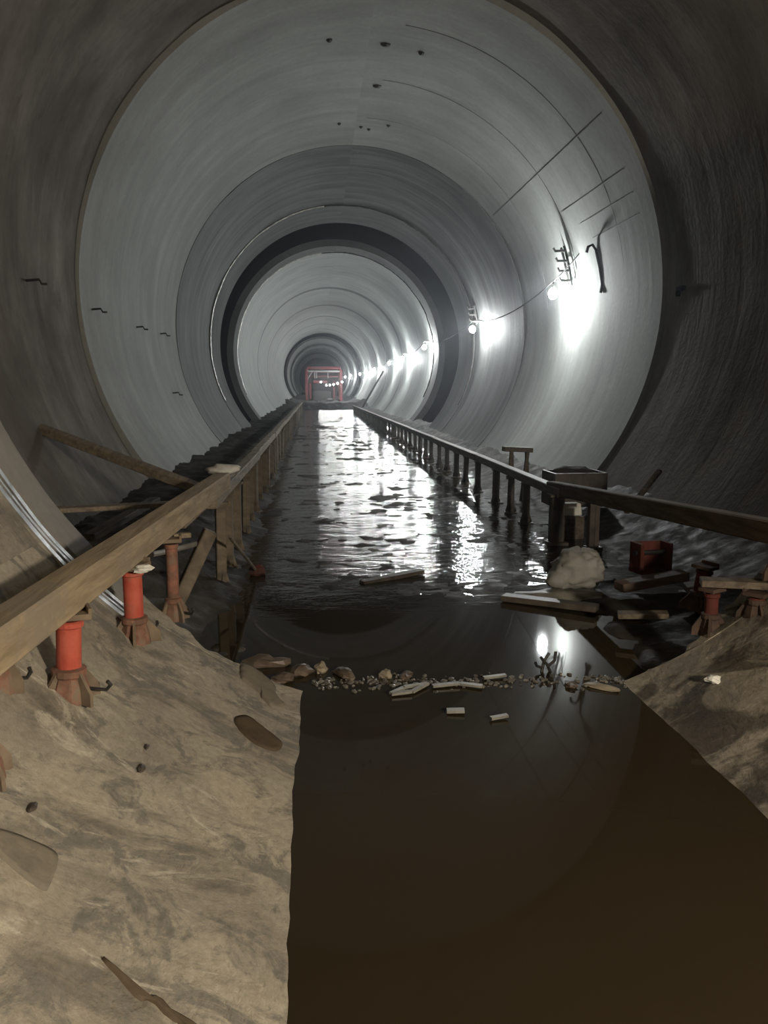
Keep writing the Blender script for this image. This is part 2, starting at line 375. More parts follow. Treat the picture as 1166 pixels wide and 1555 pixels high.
trough(-2.55 * R, GB, TR, TR + 0.30, slab_mat, 'slab', -100, -52, 30, 60, 0.006, 1)
trough(-2.55 * R, GB, TR, TR + 0.30, slab_mat, 'slab', -52, 0, 60, 240, 0.0075, 2)
trough(-2.55 * R, GB, TR, TR + 0.30, grimy_mat, 'slab', 0, 52, 60, 240, 0.0075, 2)['label'] = 'darker grimy slab side'
trough(-2.55 * R, GB, TR, TR + 0.30, slab_mat, 'slab', 52, 100, 30, 60, 0.006, 3)
trough(GB, GC, TR + 0.05, TR + 0.30, groove_unlit_mat, 'joint_groove', -100, -40, 40, 1, 0, 4)
trough(GB, GC, TR, TR + 0.30, slab_mat, 'slab', -40, 0, 40, 2, 0.0075, 2)
trough(GB, GC, TR, TR + 0.30, grimy_mat, 'slab', 0, 100, 60, 2, 0.0075, 2)
trough(GC, 0, TR, TR + 0.30, band_mat, 'end_band', -100, -42, 40, 3, 0.003, 5, y1f=tend)
trough(GC, 0, TR, TR + 0.30, slab_mat, 'slab', -42, 0, 90, 8, 0.014, 6, y1f=tend)
trough(GC, 0, TR, TR + 0.30, grimy_mat, 'slab', 0, 42, 90, 8, 0.014, 6, y1f=tend)
trough(GC, 0, TR, TR + 0.30, band_mat, 'end_band', 42, 100, 30, 3, 0.003, 7, y1f=tend)
for y, w in ((1.083 * R, 0.018), (1.052 * R, 0.018), (1.068 * R, 0.010)):
    arc_strip(y - w, y + w, TR - 0.014, TR + 0.02, -100, -39.5, 120, TX, TZ, 0.005).build('steel_strip', steel_mat, inv)['label'] = 'bright steel strip in the slab joint'
def on_trough(x, y, up=0.0):
    t = math.asin((x - TX) / TR); r = TR - up
    return Vector((TX + r * math.sin(t), y, TZ - r * math.cos(t)))
def patch(name, pts, mat, h=0.008, label=None, wob=0.02, soft=3, lift=0.008):
    """A thin skin lying on the trough; pts are (x, y) round its outline."""
    for _ in range(soft):                         # round the outline off (Chaikin)
        pts = [p for a, b in zip(pts, pts[1:] + pts[:1]) for p in ((a[0] * .75 + b[0] * .25, a[1] * .75 + b[1] * .25), (a[0] * .25 + b[0] * .75, a[1] * .25 + b[1] * .75))]
    out = []
    for x, y in pts:
        out.append((x + wob * (noise.noise(Vector((x * 8, y * 8, 1))) + .5 * noise.noise(Vector((x * 25, y * 25, 1)))), y + wob * (noise.noise(Vector((x * 8, y * 8, 7))) + .5 * noise.noise(Vector((x * 25, y * 25, 7))))))
    cx = sum(p[0] for p in out) / len(out); cy = sum(p[1] for p in out) / len(out)
    mb = MB(); N = len(out)
    rings = [(1.0, -0.02), (0.97, h * 0.4), (0.8, h), (0.4, h * 1.2)]
    for k, up in rings:
        for x, y in out: mb.v.append(on_trough(cx + (x - cx) * k, cy + (y - cy) * k, up + (lift if up > 0 else 0)))
    mb.v.append(on_trough(cx, cy, h * 1.2 + lift))
    for k in range(3):
        for i in range(N): mb.f.append((k * N + i, k * N + (i + 1) % N, (k + 1) * N + (i + 1) % N, (k + 1) * N + i))
    for i in range(N): mb.f.append((3 * N + i, 3 * N + (i + 1) % N, 4 * N))
    o = mb.build(name, mat, inv, True)
    if label: o['label'] = label
patch('mud_patch', [(-1.13, 3.20), (-1.09, 3.32), (-0.99, 3.22), (-0.915, 3.16), (-0.93, 3.07), (-1.0, 3.05), (-1.08, 3.11)], mudpatch_mat, 0.002, 'dark brown mud oval', 0.008)
patch('damp_patch', [(-1.529, 1.938), (-1.50, 1.948), (-1.455, 1.962), (-1.43, 1.955), (-1.425, 1.93), (-1.416, 1.85), (-1.415, 1.826), (-1.44, 1.826), (-1.50, 1.84), (-1.535, 1.85), (-1.60, 1.88), (-1.58, 1.91)], damppatch_mat, 0.001, 'grey damp patch', 0.008, 1)
CRACK = [((-1.268, 1.706), .3), ((-1.208, 1.668), .8), ((-1.166, 1.634), .9), ((-1.146, 1.655), 1.5), ((-1.101, 1.62), 1.2), ((-1.055, 1.61), 1.4), ((-1.0, 1.581), 1.8)]
def streak(pts, w, name='mud_streak', label=None):
    L_ = [(x - w * f * (0.6 + 0.8 * abs(noise.noise(Vector((x * 9, y * 9, 0))))), y - w * 0.6 * f) for (x, y), f in pts]; R_ = [(x + w * f * 0.4, y + w * 0.9 * f) for (x, y), f in pts]
    patch(name, L_ + R_[::-1], mudpatch_mat, 0.0015, label, 0.006, 1)
streak(CRACK, 0.007, label='long dark crack-like mud streak')
patch('mud_patch', [(-1.18, 3.86), (-1.08, 3.90), (-0.98, 3.75), (-0.92, 3.55), (-0.98, 3.45), (-1.06, 3.6), (-1.13, 3.68)], damppatch_mat, 0.003, None, 0.03)


# ------------------------------------------------------------------ water and mud floor
def grid(xs, ys, zf):
    mb = MB(); n = len(xs)
    for y in ys:
        for x in xs: mb.v.append((x, y, zf(x, y)))
    for j in range(len(ys) - 1):
        for i in range(n - 1): mb.f.append((j * n + i, j * n + i + 1, (j + 1) * n + i + 1, (j + 1) * n + i))
    return mb
fl = grid([-3.6 + 0.9 * i for i in range(9)], [-8.6 + 3.0 * i for i in range(21)], lambda x, y: 0.0).build('floor', water_mat, None, True)
tag(fl, 'dark murky water lying along the tunnel floor', kind='structure')
def sm(a, b, x):
    t = max(0, min(1, (x - a) / (b - a))); return t * t * (3 - 2 * t)
def mud(x, y):
    v1 = noise.noise(Vector((x * 1.1, y * 1.3, 0.3))); v2 = noise.noise(Vector((x * 3.6, y * 4.4, 2.3))); v3 = noise.noise(Vector((x * 11, y * 12, 5.3)))
    base = -0.005 + 0.010 * v1 + 0.012 * v2 + 0.010 * v3
    base += -0.05 * sm(5.6, 4.7, y) - 0.012 * sm(30, 45, y)
    fd = 1 / (1 + 0.25 * max(0, y - 4)); lump_ = v1 * 0.07 + (v2 * 0.03 + 0.012 * v3) * fd
    lt = sm(-1.30 - 0.2 * v1, -2.1, x) * (0.36 + lump_) * sm(3.9, 4.4, y) + sm(-0.95, -1.35, x) * 0.05 * sm(5.5, 4.4, y)
    rt = sm(1.75 + 0.25 * v1, 2.9, x) * (0.36 + lump_)
    bank = sm(0.86, 1.05, x + 0.06 * v2) * sm(5.6, 5.0, y) * (0.075 + 0.03 * v2 + 0.05 * sm(1.1, 1.9, x))
    return base + lt + rt + bank
ys = []; y = 3.75
while y < 50: ys.append(y); y += 0.022 + 0.0085 * (y - 3.75)
ys.append(50.0)
xs = [-2.74 + 5.48 * i / 180 for i in range(181)]
md = grid(xs, ys, mud).build('mud_bed', mud_mat, None, True)
tag(md, 'wet black mud showing through the shallow water between the rails', kind='stuff')
dy = [49.4 + 0.22 * i for i in range(40)] + [58.5 + 2.0 * i for i in range(40)]
dry = grid([-2.75 + 0.11 * i for i in range(51)], dy, lambda x, y: 0.02 + 0.17 * sm(49.8, 55, y) + (0.16 * noise.noise(Vector((x * 1.6, y * 1.1, 4))) + 0.12 * noise.noise(Vector((x * 4.5, y * 3, 8)))) * sm(49.5, 51, y) + 0.25 * sm(1.9, 2.7, abs(x))).build('floor_mound', dm, None, True)
tag(dry, 'dark dry muck floor beyond the water in front of the gantry', kind='structure')

# ------------------------------------------------------------------ rails on posts
def post_proto(h, mat, w=0.072):
    p = MB().box((0, 0, h / 2), (w, w, h)).box((0, 0, h - 0.02), (w * 1.5, w * 1.2, 0.03)).build('post', mat)
    f = MB().box((0, 0, 0.03), (w * 2.0, w * 2.0, 0.03))
    for a in range(4):
        f.add([Vector((math.cos(a * math.pi / 2), math.sin(a * math.pi / 2), 0)) * w * 0.95 + Vector((0, 0, 0.04)), Vector((math.cos(a * math.pi / 2), math.sin(a * math.pi / 2), 0)) * w * 0.45 + Vector((0, 0, 0.16)), Vector((math.cos(a * math.pi / 2 + 0.25), math.sin(a * math.pi / 2 + 0.25), 0)) * w * 0.5 + Vector((0, 0, 0.04)), Vector((math.cos(a * math.pi / 2 - 0.25), math.sin(a * math.pi / 2 - 0.25), 0)) * w * 0.5 + Vector((0, 0, 0.04))], [(0, 1, 2), (0, 3, 1), (0, 2, 3), (1, 3, 2)])
    g = f.build('foot_bracket', mat, p)
    return p, g
def rail(label, x, zt, y0, y1, beam_mat, post_mat, first_posts, step, bw=0.10, bh=0.09, side=1):
    root = thing('timber_rail', label, 'rail', (x, y0, 0))
    y = y0; k = 0
    while y < y1:                                # beams of about 4 m, butted and a little out of line
        y2 = min(y + 4.0, y1); j = 0.012 * ((k * 37) % 5 - 2) / 2
        MB().bar((j, y - y0 - 0.05, zt(y) - bh / 2 + 0.004 * (k % 2)), (-j, y2 - y0 + 0.05, zt(y2) - bh / 2 - 0.004 * (k % 2)), bw, bh).build('beam', beam_mat, root)
        y = y2; k += 1
    pos = list(first_posts); y = pos[-1] + step
    while y < y1: pos.append(y + random.uniform(-0.08, 0.08)); y += step
    proto = None; N = 0
    for y in pos:
        zb = -0.03; h = zt(y) - bh - zb
        if proto is None:
            proto, ft = post_proto(1.0, post_mat); c, q = proto, ft; c.parent = root
        else:
            c = dup(proto, root)
            q = dup(ft, c) if y < 30 else None
        c.location = (random.uniform(-0.015, 0.015), y - y0, zb); c.scale = (1, 1, h)
        c.rotation_euler = (random.uniform(-0.03, 0.03), random.uniform(-0.03, 0.03), random.uniform(-0.3, 0.3))
        if q is not None: q.scale = (1, 1, 1 / h)
    return root
rz_t = lambda y: 0.575 - 0.0055 * y
lz_t = lambda y: 0.750 - 0.0040 * y
rail('long dark wet timber rail on many posts below the wall lamps', 1.47, rz_t, 7.2, 48, wood_dark, post_dark, [7.42, 8.46, 9.2, 10.0, 11.1, 12.05], 0.9)
rail('long brown muddy timber rail on posts along the wall opposite the lamps', -1.47, lz_t, 5.55, 46, wood_mid, post_brown, [5.9, 6.5, 7.15, 7.9, 8.7], 0.8)
o = MB().bar((-1.70, 1.1, 0.775), (-1.455, 6.05, 0.765), 0.115, 0.125).build('timber_beam', wood_tan)
tag(o, 'thick tan squared timber resting on the red jacks of the tan slab', 'timber')
o = MB().bar((-1.60, 4.9, 0.655), (-1.49, 6.9, 0.70), 0.10, 0.09).build('timber_beam', wood_mid)
tag(o, 'shorter brown timber tucked under the tan squared timber', 'timber')
o = MB().bar((1.46, 7.55, 0.50), (1.63, 1.5, 0.866), 0.10, 0.12).build('timber_beam', wood_shade)
tag(o, 'dark brown timber rising from the lamp-side rail over the muddy bank', 'timber')
# thick double post carrying the joint of the two timbers on the lamp side, and a thin one behind it
def stout(label, loc, h, w, mat, rot=(0, 0, 0.1)):
    t = thing('stout_post', label, 'post', loc, rot=rot)
    MB().box((-w * 0.3, 0, h / 2), (w * 0.55, w * 0.7, h)).build('upright', mat, t)
    MB().box((w * 0.28, 0.01, h * 0.48), (w * 0.5, w * 0.6, h * 0.96)).build('upright', mat, t)
    MB().box((0, 0, 0.03), (w * 1.5, w * 1.3, 0.05)).build('foot_plate', mat, t)
    MB().box((0, 0, h + 0.012), (w * 1.5, w * 0.9, 0.025)).build('head_plate', mat, t)
    return t
stout('stout dark double post where the two lamp-side timbers meet', (1.45, 7.3, -0.03), 0.475, 0.12, post_dark)
stout('slimmer dark post behind the white sack', (1.66, 6.9, 0.0), 0.44, 0.09, post_dark)

# ------------------------------------------------------------------ screw jacks
def jack(label, base, top_z, r=0.041, paint=red_mat, foot=mudbrown, rz=0.0, tilt=(0, 0)):
    t = thing('screw_jack', label, 'jack', base, rot=(tilt[0], tilt[1], rz)); h = top_z - base[2]
    MB().tube([(0, 0, 0.07), (0, 0, h - 0.03)], r, 16).build('tube', paint, t, True).data.set_sharp_from_angle(angle=rad(40))
    MB().tube([(0, 0, h - 0.055), (0, 0, h - 0.05), (0, 0, h - 0.035), (0, 0, h - 0.03)], [r, r * 1.18, r * 1.18, r], 16).build('top_collar', paint, t)
    MB().box((0, 0, h - 0.012), (r * 3.2, r * 2.6, 0.02)).box((r * 1.5, 0, h - 0.002), (0.012, r * 2.4, 0.035)).build('head_plate', foot, t)
    c = MB().tube([(0, 0, 0.055), (0, 0, 0.065), (0, 0, 0.085), (0, 0, 0.09)], [r * 1.2, r * 1.4, r * 1.4, r], 16).build('collar', darkfoot_mat if paint is reddark_mat else redmud_mat, t)
    f = MB().tube([(0, 0, -0.03), (0, 0, 0.02), (0, 0, 0.06)], [r * 1.75, r * 1.6, r * 1.25], 8)
    f.build('foot', redmud_mat if paint is not reddark_mat else darkfoot_mat, t)
    for a in (0.3, 2.4, 3.7, 5.3):
        d = Vector((math.cos(a), math.sin(a), 0)); n_ = Vector((-d.y, d.x, 0)) * 0.006
        vs = [d * r * 1.1 + Vector((0, 0, -0.03)), d * r * 2.7 + Vector((0, 0, -0.03)), d * r * 2.6 + Vector((0, 0, 0.012)), d * r * 1.2 + Vector((0, 0, 0.085))]
        MB().add([p + n_ for p in vs] + [p - n_ for p in vs], [(0, 1, 2, 3), (7, 6, 5, 4), (0, 4, 5, 1), (1, 5, 6, 2), (2, 6, 7, 3), (3, 7, 4, 0)]).build('fin', foot, t)
    MB().tube([(r * 1.6, 0.0, 0.005), (r * 2.9, -0.02, 0.0), (r * 3.2, -0.03, 0.02), (r * 2.9, -0.035, 0.035)], 0.007, 6).build('lock_hook', iron_mat, t)
    return t
jack('bright red screw jack nearest the bottom under the tan timber', (-1.618, 2.729, 0.43), 0.712, rz=0.4, tilt=(0, 0.05))
jack('red screw jack with pale rag on its head beside the bright steel strip', (-1.563, 3.498, 0.385), 0.708, paint=red_mat, rz=1.2)
jack('thinner red screw jack at the broken tip of the tan slab', (-1.50, 4.10, 0.31), 0.705, 0.030, redmud_mat, rz=0.2)
jack('brown mud-caked jack foot cut by the picture edge below the tan timber', (-1.665, 2.10, 0.455), 0.715, 0.036, redmud_mat, rz=2.0)
jack('small brown jack tucked close under the end of the tan timber', (-1.75, 2.50, 0.55), 0.66, 0.026, mudbrown, rz=0.9)
o = MB().lump((0, 0, 0), (0.085, 0.05, 0.03), 3, 0.5).build('rag', foam_mat); o.location = (-1.50, 3.42, 0.70); tag(o, 'small crumpled white rag on the red jack head', 'rag')
# lamp side group: two red jacks with a board across, and a red jack lying in the mud
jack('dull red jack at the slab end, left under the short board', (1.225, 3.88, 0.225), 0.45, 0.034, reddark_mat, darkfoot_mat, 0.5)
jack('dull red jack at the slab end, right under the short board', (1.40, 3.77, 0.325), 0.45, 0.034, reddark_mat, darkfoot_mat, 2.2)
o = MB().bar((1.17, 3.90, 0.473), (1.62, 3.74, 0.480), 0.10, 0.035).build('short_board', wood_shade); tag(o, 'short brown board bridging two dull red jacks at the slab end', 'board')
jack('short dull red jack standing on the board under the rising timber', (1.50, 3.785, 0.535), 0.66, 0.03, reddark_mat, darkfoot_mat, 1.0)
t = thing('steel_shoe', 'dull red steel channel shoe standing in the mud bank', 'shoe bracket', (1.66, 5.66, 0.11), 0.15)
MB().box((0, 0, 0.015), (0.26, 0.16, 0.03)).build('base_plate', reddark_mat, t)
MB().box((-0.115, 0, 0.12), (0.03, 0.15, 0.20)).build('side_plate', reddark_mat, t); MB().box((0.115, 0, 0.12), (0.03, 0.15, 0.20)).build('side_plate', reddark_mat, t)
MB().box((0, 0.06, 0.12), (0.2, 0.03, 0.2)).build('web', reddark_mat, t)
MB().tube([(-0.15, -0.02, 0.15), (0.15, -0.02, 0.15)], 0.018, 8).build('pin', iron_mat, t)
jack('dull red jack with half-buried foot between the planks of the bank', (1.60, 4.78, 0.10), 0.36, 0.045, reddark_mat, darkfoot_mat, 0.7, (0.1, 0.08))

# ------------------------------------------------------------------ lamps on the wall
def lamp_proto(rb=0.075):
    t = thing('tunnel_lamp', '', 'lamp')
    b = MB().lump((0, 0, 0), (rb * 2, rb * 2, rb * 2.3), 0, 0.0, 10, 8).build('bulb', bulb_mat, t, True); b['label'] = 'glowing white bulb'
    MB().tube([(0, 0, rb * 1.05), (0, 0, rb * 1.6)], rb * 0.42, 10).build('socket', black_mat, t)
    return t
L = [(3.03, 13.1, 2.90), (3.07, 20.0, 2.80), (3.08, 28.9, 2.78), (3.05, 35.7, 2.62), (3.05, 42.2, 2.57), (3.05, 52.7, 2.45), (3.02, 61.5, 2.40), (2.95, 67.4, 2.36), (2.90, 84.0, 2.45), (2.86, 97.0, 2.40)]
LN = ['brightest wall lamp, nearest on the right wall', 'second wall lamp, beside the ring joint before the dark gap', 'third wall lamp, just beyond the dark gap', 'fourth wall lamp, in the run of merged lights', 'fifth wall lamp, in the run of merged lights', 'sixth wall lamp, above the leaning pole', 'seventh wall lamp, between the pole and the gantry', 'eighth wall lamp, just before the gantry', 'ninth wall lamp, seen past the gantry', 'farthest wall lamp, deep behind the gantry']
L2 = [(2.1, 67.5, 2.02), (1.50, 67.6, 1.72), (1.14, 67.65, 1.60), (0.80, 67.7, 1.52), (0.50, 67.75, 1.47), (0.22, 67.8, 1.46), (-0.22, 67.9, 1.72)]
LN2 = ['highest small lamp of the gantry string, next to the wall lamps', 'second small lamp from the wall end of the gantry string', 'third small lamp from the wall end of the gantry string', 'middle small lamp of the gantry string', 'third small lamp from the free end of the gantry string', 'lowest small lamp on the gantry string, second from the free end', 'last small lamp at the free end of the gantry string']
small_bulb = MB().lump((0, 0, 0), (0.15, 0.15, 0.17), 0, 0.0, 10, 8).build('small_bulb', string_mat, None, True); sb_ = small_bulb; small_bulb = sb_.data; bpy.data.objects.remove(sb_)
lamps = []; proto = None
for p, lab in zip(L + L2, LN + LN2):
    if proto is None: t = proto = lamp_proto(); t.location = p; t['label'] = lab
    else: t = dup_tree(proto, p, 0, lab)
    t['group'] = 'cold white lamps along the lamp-side wall' if lab in LN else 'small lamps strung across the gantry'
    if lab in LN2:
        t.scale = (0.8,) * 3
        for ch in t.children:
            if ch.name.startswith('bulb'): ch.data = small_bulb
    if lab in LN:                                # a bracket arm that reaches back to the lining
        xw = math.sqrt((0.995 * R) ** 2 - (p[2] + 0.2 - AZ) ** 2) - p[0]
        MB().tube([(0, 0, 0.155), (0, 0, 0.20), (xw * 0.5, 0, 0.215), (xw, 0, 0.20)], 0.012, 6).build('bracket_arm', iron_mat, t)
# feed cable, sagging from lamp to lamp
cps = []
pts = [(3.28, 12.6, 3.45)] + [(p[0], p[1], p[2] + 0.19) for p in L[:7]] + [(p[0], p[1], p[2] + 0.14) for p in L2]
for a, b in zip(pts, pts[1:]):
    for q in range(8):
        f = q / 8; x = a[0] + (b[0] - a[0]) * f; y = a[1] + (b[1] - a[1]) * f; z = a[2] + (b[2] - a[2]) * f - 0.20 * 4 * f * (1 - f) * min(1, abs(b[1] - a[1]) / 6)
        cps.append((x, y, z))
cps.append(pts[-1])
tag(MB().tube(cps, 0.011, 5).build('feed_cable', black_mat), 'thin black cable sagging from lamp to lamp', 'cable')
# cable racks on the wall at the lamps
def rack(label, y, z0, z1, n):
    t = thing('cable_rack', label, 'cable rack')
    xw = lambda z: math.sqrt((0.99 * R) ** 2 - (z - AZ) ** 2)
    for dy in (0.0, 0.16):
        MB().tube([(xw(z0 + (z1 - z0) * k / 5) - 0.03, y + dy, z0 + (z1 - z0) * k / 5) for k in range(6)], 0.022, 6).build('rail_bar', iron_mat, t)
    for k in range(n):
        z = z0 + (z1 - z0) * (k + 0.5) / n; x = xw(z)
        MB().tube([(x - 0.02, y, z), (x - 0.20, y - 0.02, z - 0.01), (x - 0.23, y - 0.02, z + 0.04)], 0.02, 6).build('hook_arm', iron_mat, t)
        if k % 2 == 0: MB().tube([(xw(z) - 0.03, y, z), (xw(z) - 0.03, y + 0.16, z)], 0.018, 6).build('cross_bar', iron_mat, t)
    return t
rack('dark iron cable rack with hooks above the brightest wall lamp', 13.0, 3.02, 3.62, 4)
rack('smaller dark iron cable rack above the second wall lamp', 20.6, 2.98, 3.42, 3)
o = MB().tube([(3.14, 11.85, 3.34), (3.16, 11.85, 3.42), (3.22, 11.85, 3.45), (3.27, 11.84, 3.38), (3.33, 11.83, 3.15), (3.375, 11.82, 2.9), (3.36, 11.82, 2.78)], 0.022, 8).build('bent_hose', black_mat, None, True)
tag(o, 'black bent hose hooked on the wall right of the cable rack', 'hose')
# dark tie-bolt plugs in the crown, wire hooks in the wall opposite the lamps
proto = None
for k, (x, y, z) in enumerate([(-0.521, 11.419, 5.89), (0.23, 11.586, 5.922), (0.713, 11.646, 5.854), (0.233, 13.104, 5.922), (-0.287, 14.923, 5.918), (0.1, 15.1, 5.929), (0.243, 15.2, 5.921), (0.559, 14.845, 5.884)]):
    if proto is None:
        proto = MB().tube([(0, 0, 0.05), (0, 0, -0.015), (0, 0, -0.035)], [0.05, 0.045, 0.02], 7).build('bolt_plug', iron_mat); proto['label'] = 'small dark bolt plug'; o = proto; o.parent = wall
    else: o = dup(proto, wall)
    o.location = (x, y, z); o.scale = (1.5, 1.0, 1.0) if k in (1, 3) else (0.9, 0.9, 1) if k < 4 else (0.7, 0.7, 1)
proto = None
for k, (x, y, z) in enumerate([(-3.42, 8.14, 2.43), (-3.385, 10.23, 2.352), (-3.385, 12.66, 2.311), (-3.385, 14.57, 2.331), (-3.17, 14.31, 1.328)]):
    if proto is None:
        proto = MB().tube([(-0.03, 0, 0), (0.09, 0, 0.01), (0.11, 0.0, -0.03), (0.16, 0.01, -0.03)], 0.012, 6).build('wire_hook', iron_mat); o = proto; o.parent = wall
    else: o = dup(proto, wall)
    o.location = (x, y, z)
o = MB().box((3.44, 9.35, 2.56), (0.05, 0.16, 0.05)).box((3.44, 9.42, 2.51), (0.04, 0.05, 0.06)).build('junction_box', simple('matte_black_plastic', (0.01, 0.01, 0.01), (0.02, 0.02, 0.02), 1.0, 0, 8, 0.1, 0.0)); tag(o, 'small dark junction box on the lip of the cast lining', 'junction box')
# warm work lamp hung behind the camera
t = thing('work_lamp', 'warm work lamp hung behind the viewpoint', 'lamp', (1.85, -1.5, 2.05))
MB().lump((0, 0, 0), (0.30, 0.30, 0.30), 0, 0.0, 10, 8).build('bulb', warm_mat, t, True)
MB().tube([(0, 0, 0.15), (0, 0, 0.27)], 0.06, 10).build('socket', black_mat, t)
MB().tube([(0, 0, 0.26), (0, 0, 3.42)], 0.01, 6).build('cord', black_mat, t)

# ------------------------------------------------------------------ gantry at the far end
t = thing('formwork_gantry', 'red steel formwork gantry closing the far end of the tunnel', 'gantry', (0.04, 70, 0.0))
def gb(name, a, b, w, mat=gantry_mat): MB().bar(a, b, w, w, (0, 1, 0) if abs(a[2] - b[2]) > 0.3 else (0, 0, 1)).build(name, mat, t)
for x in (-1.45, 1.45):
    for y in (0, 4): gb('column', (x, y, 0), (x, y, 2.75), 0.22)
gb('column', (-1.15, 0.2, 0.3), (-1.15, 0.2, 1.6), 0.18); gb('column', (0.85, 0.2, 0), (0.85, 0.2, 1.9), 0.12)
for y in (0, 4): gb('cross_beam', (-1.5, y, 2.62), (1.5, y, 2.62), 0.16, gantry_pale if y == 0 else gantry_mat)
gb('cross_beam', (-1.4, 0.1, 2.9), (1.4, 0.1, 2.9), 0.22); gb('cross_beam', (-0.9, 0.1, 1.75), (0.3, 0.1, 1.75), 0.22); gb('cross_beam', (-1.4, 0.3, 2.2), (1.4, 0.3, 2.2), 0.10)
for x in (-1.4, 1.4): gb('side_beam', (x, 0, 2.75), (x, 4, 2.75), 0.16)
for x in (-0.75, -0.6, 0.35): gb('hanger', (x, -0.1, 2.6), (x, -0.1, 2.05), 0.07, gantry_pale)
gb('brace', (-1.4, 0, 1.9), (-1.0, 0, 2.55), 0.10, gantry_pale); gb('brace', (1.4, 0, 1.2), (0.85, 0.2, 1.8), 0.08)
MB().box((-0.2, 1.5, 0.55), (1.6, 1.6, 0.9)).build('machine_skid', gantry_dark, t); MB().box((0.0, 4.0, 1.5), (2.6, 0.1, 1.9)).build('bulkhead', gantry_dark, t)
MB().lump((0.45, -0.4, 0.28), (1.0, 0.6, 0.35), 2, 0.3).build('muck_heap', gantry_dark, t)

# ------------------------------------------------------------------ loose things
o = MB().tube([(1.80, 44.2, 0.30), (2.93, 44.2, 2.22)], 0.05, 8).build('leaning_pole', iron_mat); tag(o, 'dark pole leaning on the lamp-side wall far along the tunnel', 'pole')
def board(name, a, b, w, h, mat, label, cat='board', up=(0, 0, 1)):
    return tag(MB().bar(a, b, w, h, up).build(name, mat), label, cat)
board('leaning_timber', (-3.30, 7.45, 1.13), (-1.58, 6.2, 0.66), 0.10, 0.07, wood_mid, 'brown timber leaning from the dark wall down to the timber rail', 'timber')
board('loose_board', (-2.46, 5.44, 0.655), (-1.62, 5.70, 0.655), 0.12, 0.03, wood_mid, 'grey brown board lying level between slab band and rail')
board('loose_board', (-2.34, 5.70, 0.42), (-2.10, 6.85, 0.52), 0.09, 0.05, wood_dark, 'dark board lying on the muck behind the slab band')
board('wood_chip', (-1.66, 5.08, 0.535), (-1.56, 5.12, 0.535), 0.05, 0.03, wood_tan, 'pale wood chip under the tan timber', 'wood chip')
tag(MB().tube([(-1.66, 4.40, 0.56), (-1.60, 4.65, 0.53), (-1.50, 5.0, 0.50)], 0.016, 8).build('thin_pipe', simple('grey_pipe', (0.16, 0.15, 0.14), (0.25, 0.24, 0.22), 0.5)), 'thin grey pipe slung below the tan timber', 'pipe')
board('packing_block', (-1.62, 4.95, 0.16), (-1.42, 5.0, 0.58), 0.10, 0.08, post_brown, 'brown raking prop under the tan timber', 'prop')
o = MB().lump((0, 0, 0), (0.26, 0.20, 0.09), 5, 0.55, 12, 8).build('plastic_wad', foam_mat, None, True); o.location = (-1.53, 6.85, 0.765); tag(o, 'crumpled grey plastic wad on top of the timber rail', 'plastic wad')
t = thing('red_ended_rod', 'thin rod with a red foot leaning into the water from the rail', 'rod', (0, 0, 0))
MB().tube([(-1.36, 5.5, 0.45), (-1.245, 6.2, 0.06)], 0.011, 6).build('rod', post_brown, t); MB().lump((-1.235, 6.28, 0.03), (0.14, 0.12, 0.10), 4, 0.3).build('red_foot', reddark_mat, t)
# sawhorse on the ledge behind the lamp-side rail
t = thing('sawhorse', 'small dark sawhorse standing behind the lamp-side rail', 'trestle', (1.79, 10.2, 0.0), 0.1)
MB().bar((-0.19, 0, 0.665), (0.19, 0, 0.645), 0.12, 0.06).build('top_bar', wood_dark, t)
for a, b in (((-0.06, 0.05, 0.63), (-0.01, 0.12, -0.02)), ((-0.10, -0.05, 0.63), (-0.14, -0.12, -0.02)), ((0.14, 0.05, 0.63), (0.20, 0.12, 0.0)), ((0.12, -0.05, 0.63), (0.02, -0.12, 0.0))): MB().bar(a, b, 0.04, 0.04, (0, 1, 0)).build('leg', wood_dark, t)
MB().bar((-0.14, 0, 0.30), (0.16, 0, 0.33), 0.03, 0.05).build('stretcher', wood_dark, t)
# dark crate with a ragged heap, planks
t = thing('dark_crate', 'black open crate heaped on the ledge behind the lamp-side rail', 'crate', (2.02, 8.6, 0.16), 0.05)
for k, (c, d) in enumerate((((0, -0.2, 0.20), (0.58, 0.03, 0.36)), ((0, 0.2, 0.20), (0.58, 0.03, 0.36)), ((-0.28, 0, 0.20), (0.03, 0.38, 0.36)), ((0.28, 0, 0.20), (0.03, 0.38, 0.36)))): MB().box(c, d).build('side_board', post_dark, t)
MB().lump((0, 0, 0.34), (0.54, 0.36, 0.2), 8, 0.35).build('heap', mud_mat, t, True); MB().box((0, 0, 0.04), (0.56, 0.38, 0.03)).build('bottom_board', post_dark, t)
board('leaning_board', (1.93, 6.85, 0.36), (2.32, 7.1, 0.70), 0.05, 0.03, wood_dark, 'short dark board leaning on the ledge behind the rising timber')
t = thing('foam_block', 'dirty white foam block on the ledge behind the stout post', 'block', (1.66, 7.62, 0.22), 0.1)
MB().box((0, 0, 0.06), (0.22, 0.14, 0.12), None, 0.9).build('block', foam_mat, t); MB().box((0.0, 0.0, -0.13), (0.26, 0.2, 0.25)).build('packing_timber', wood_dark, t)
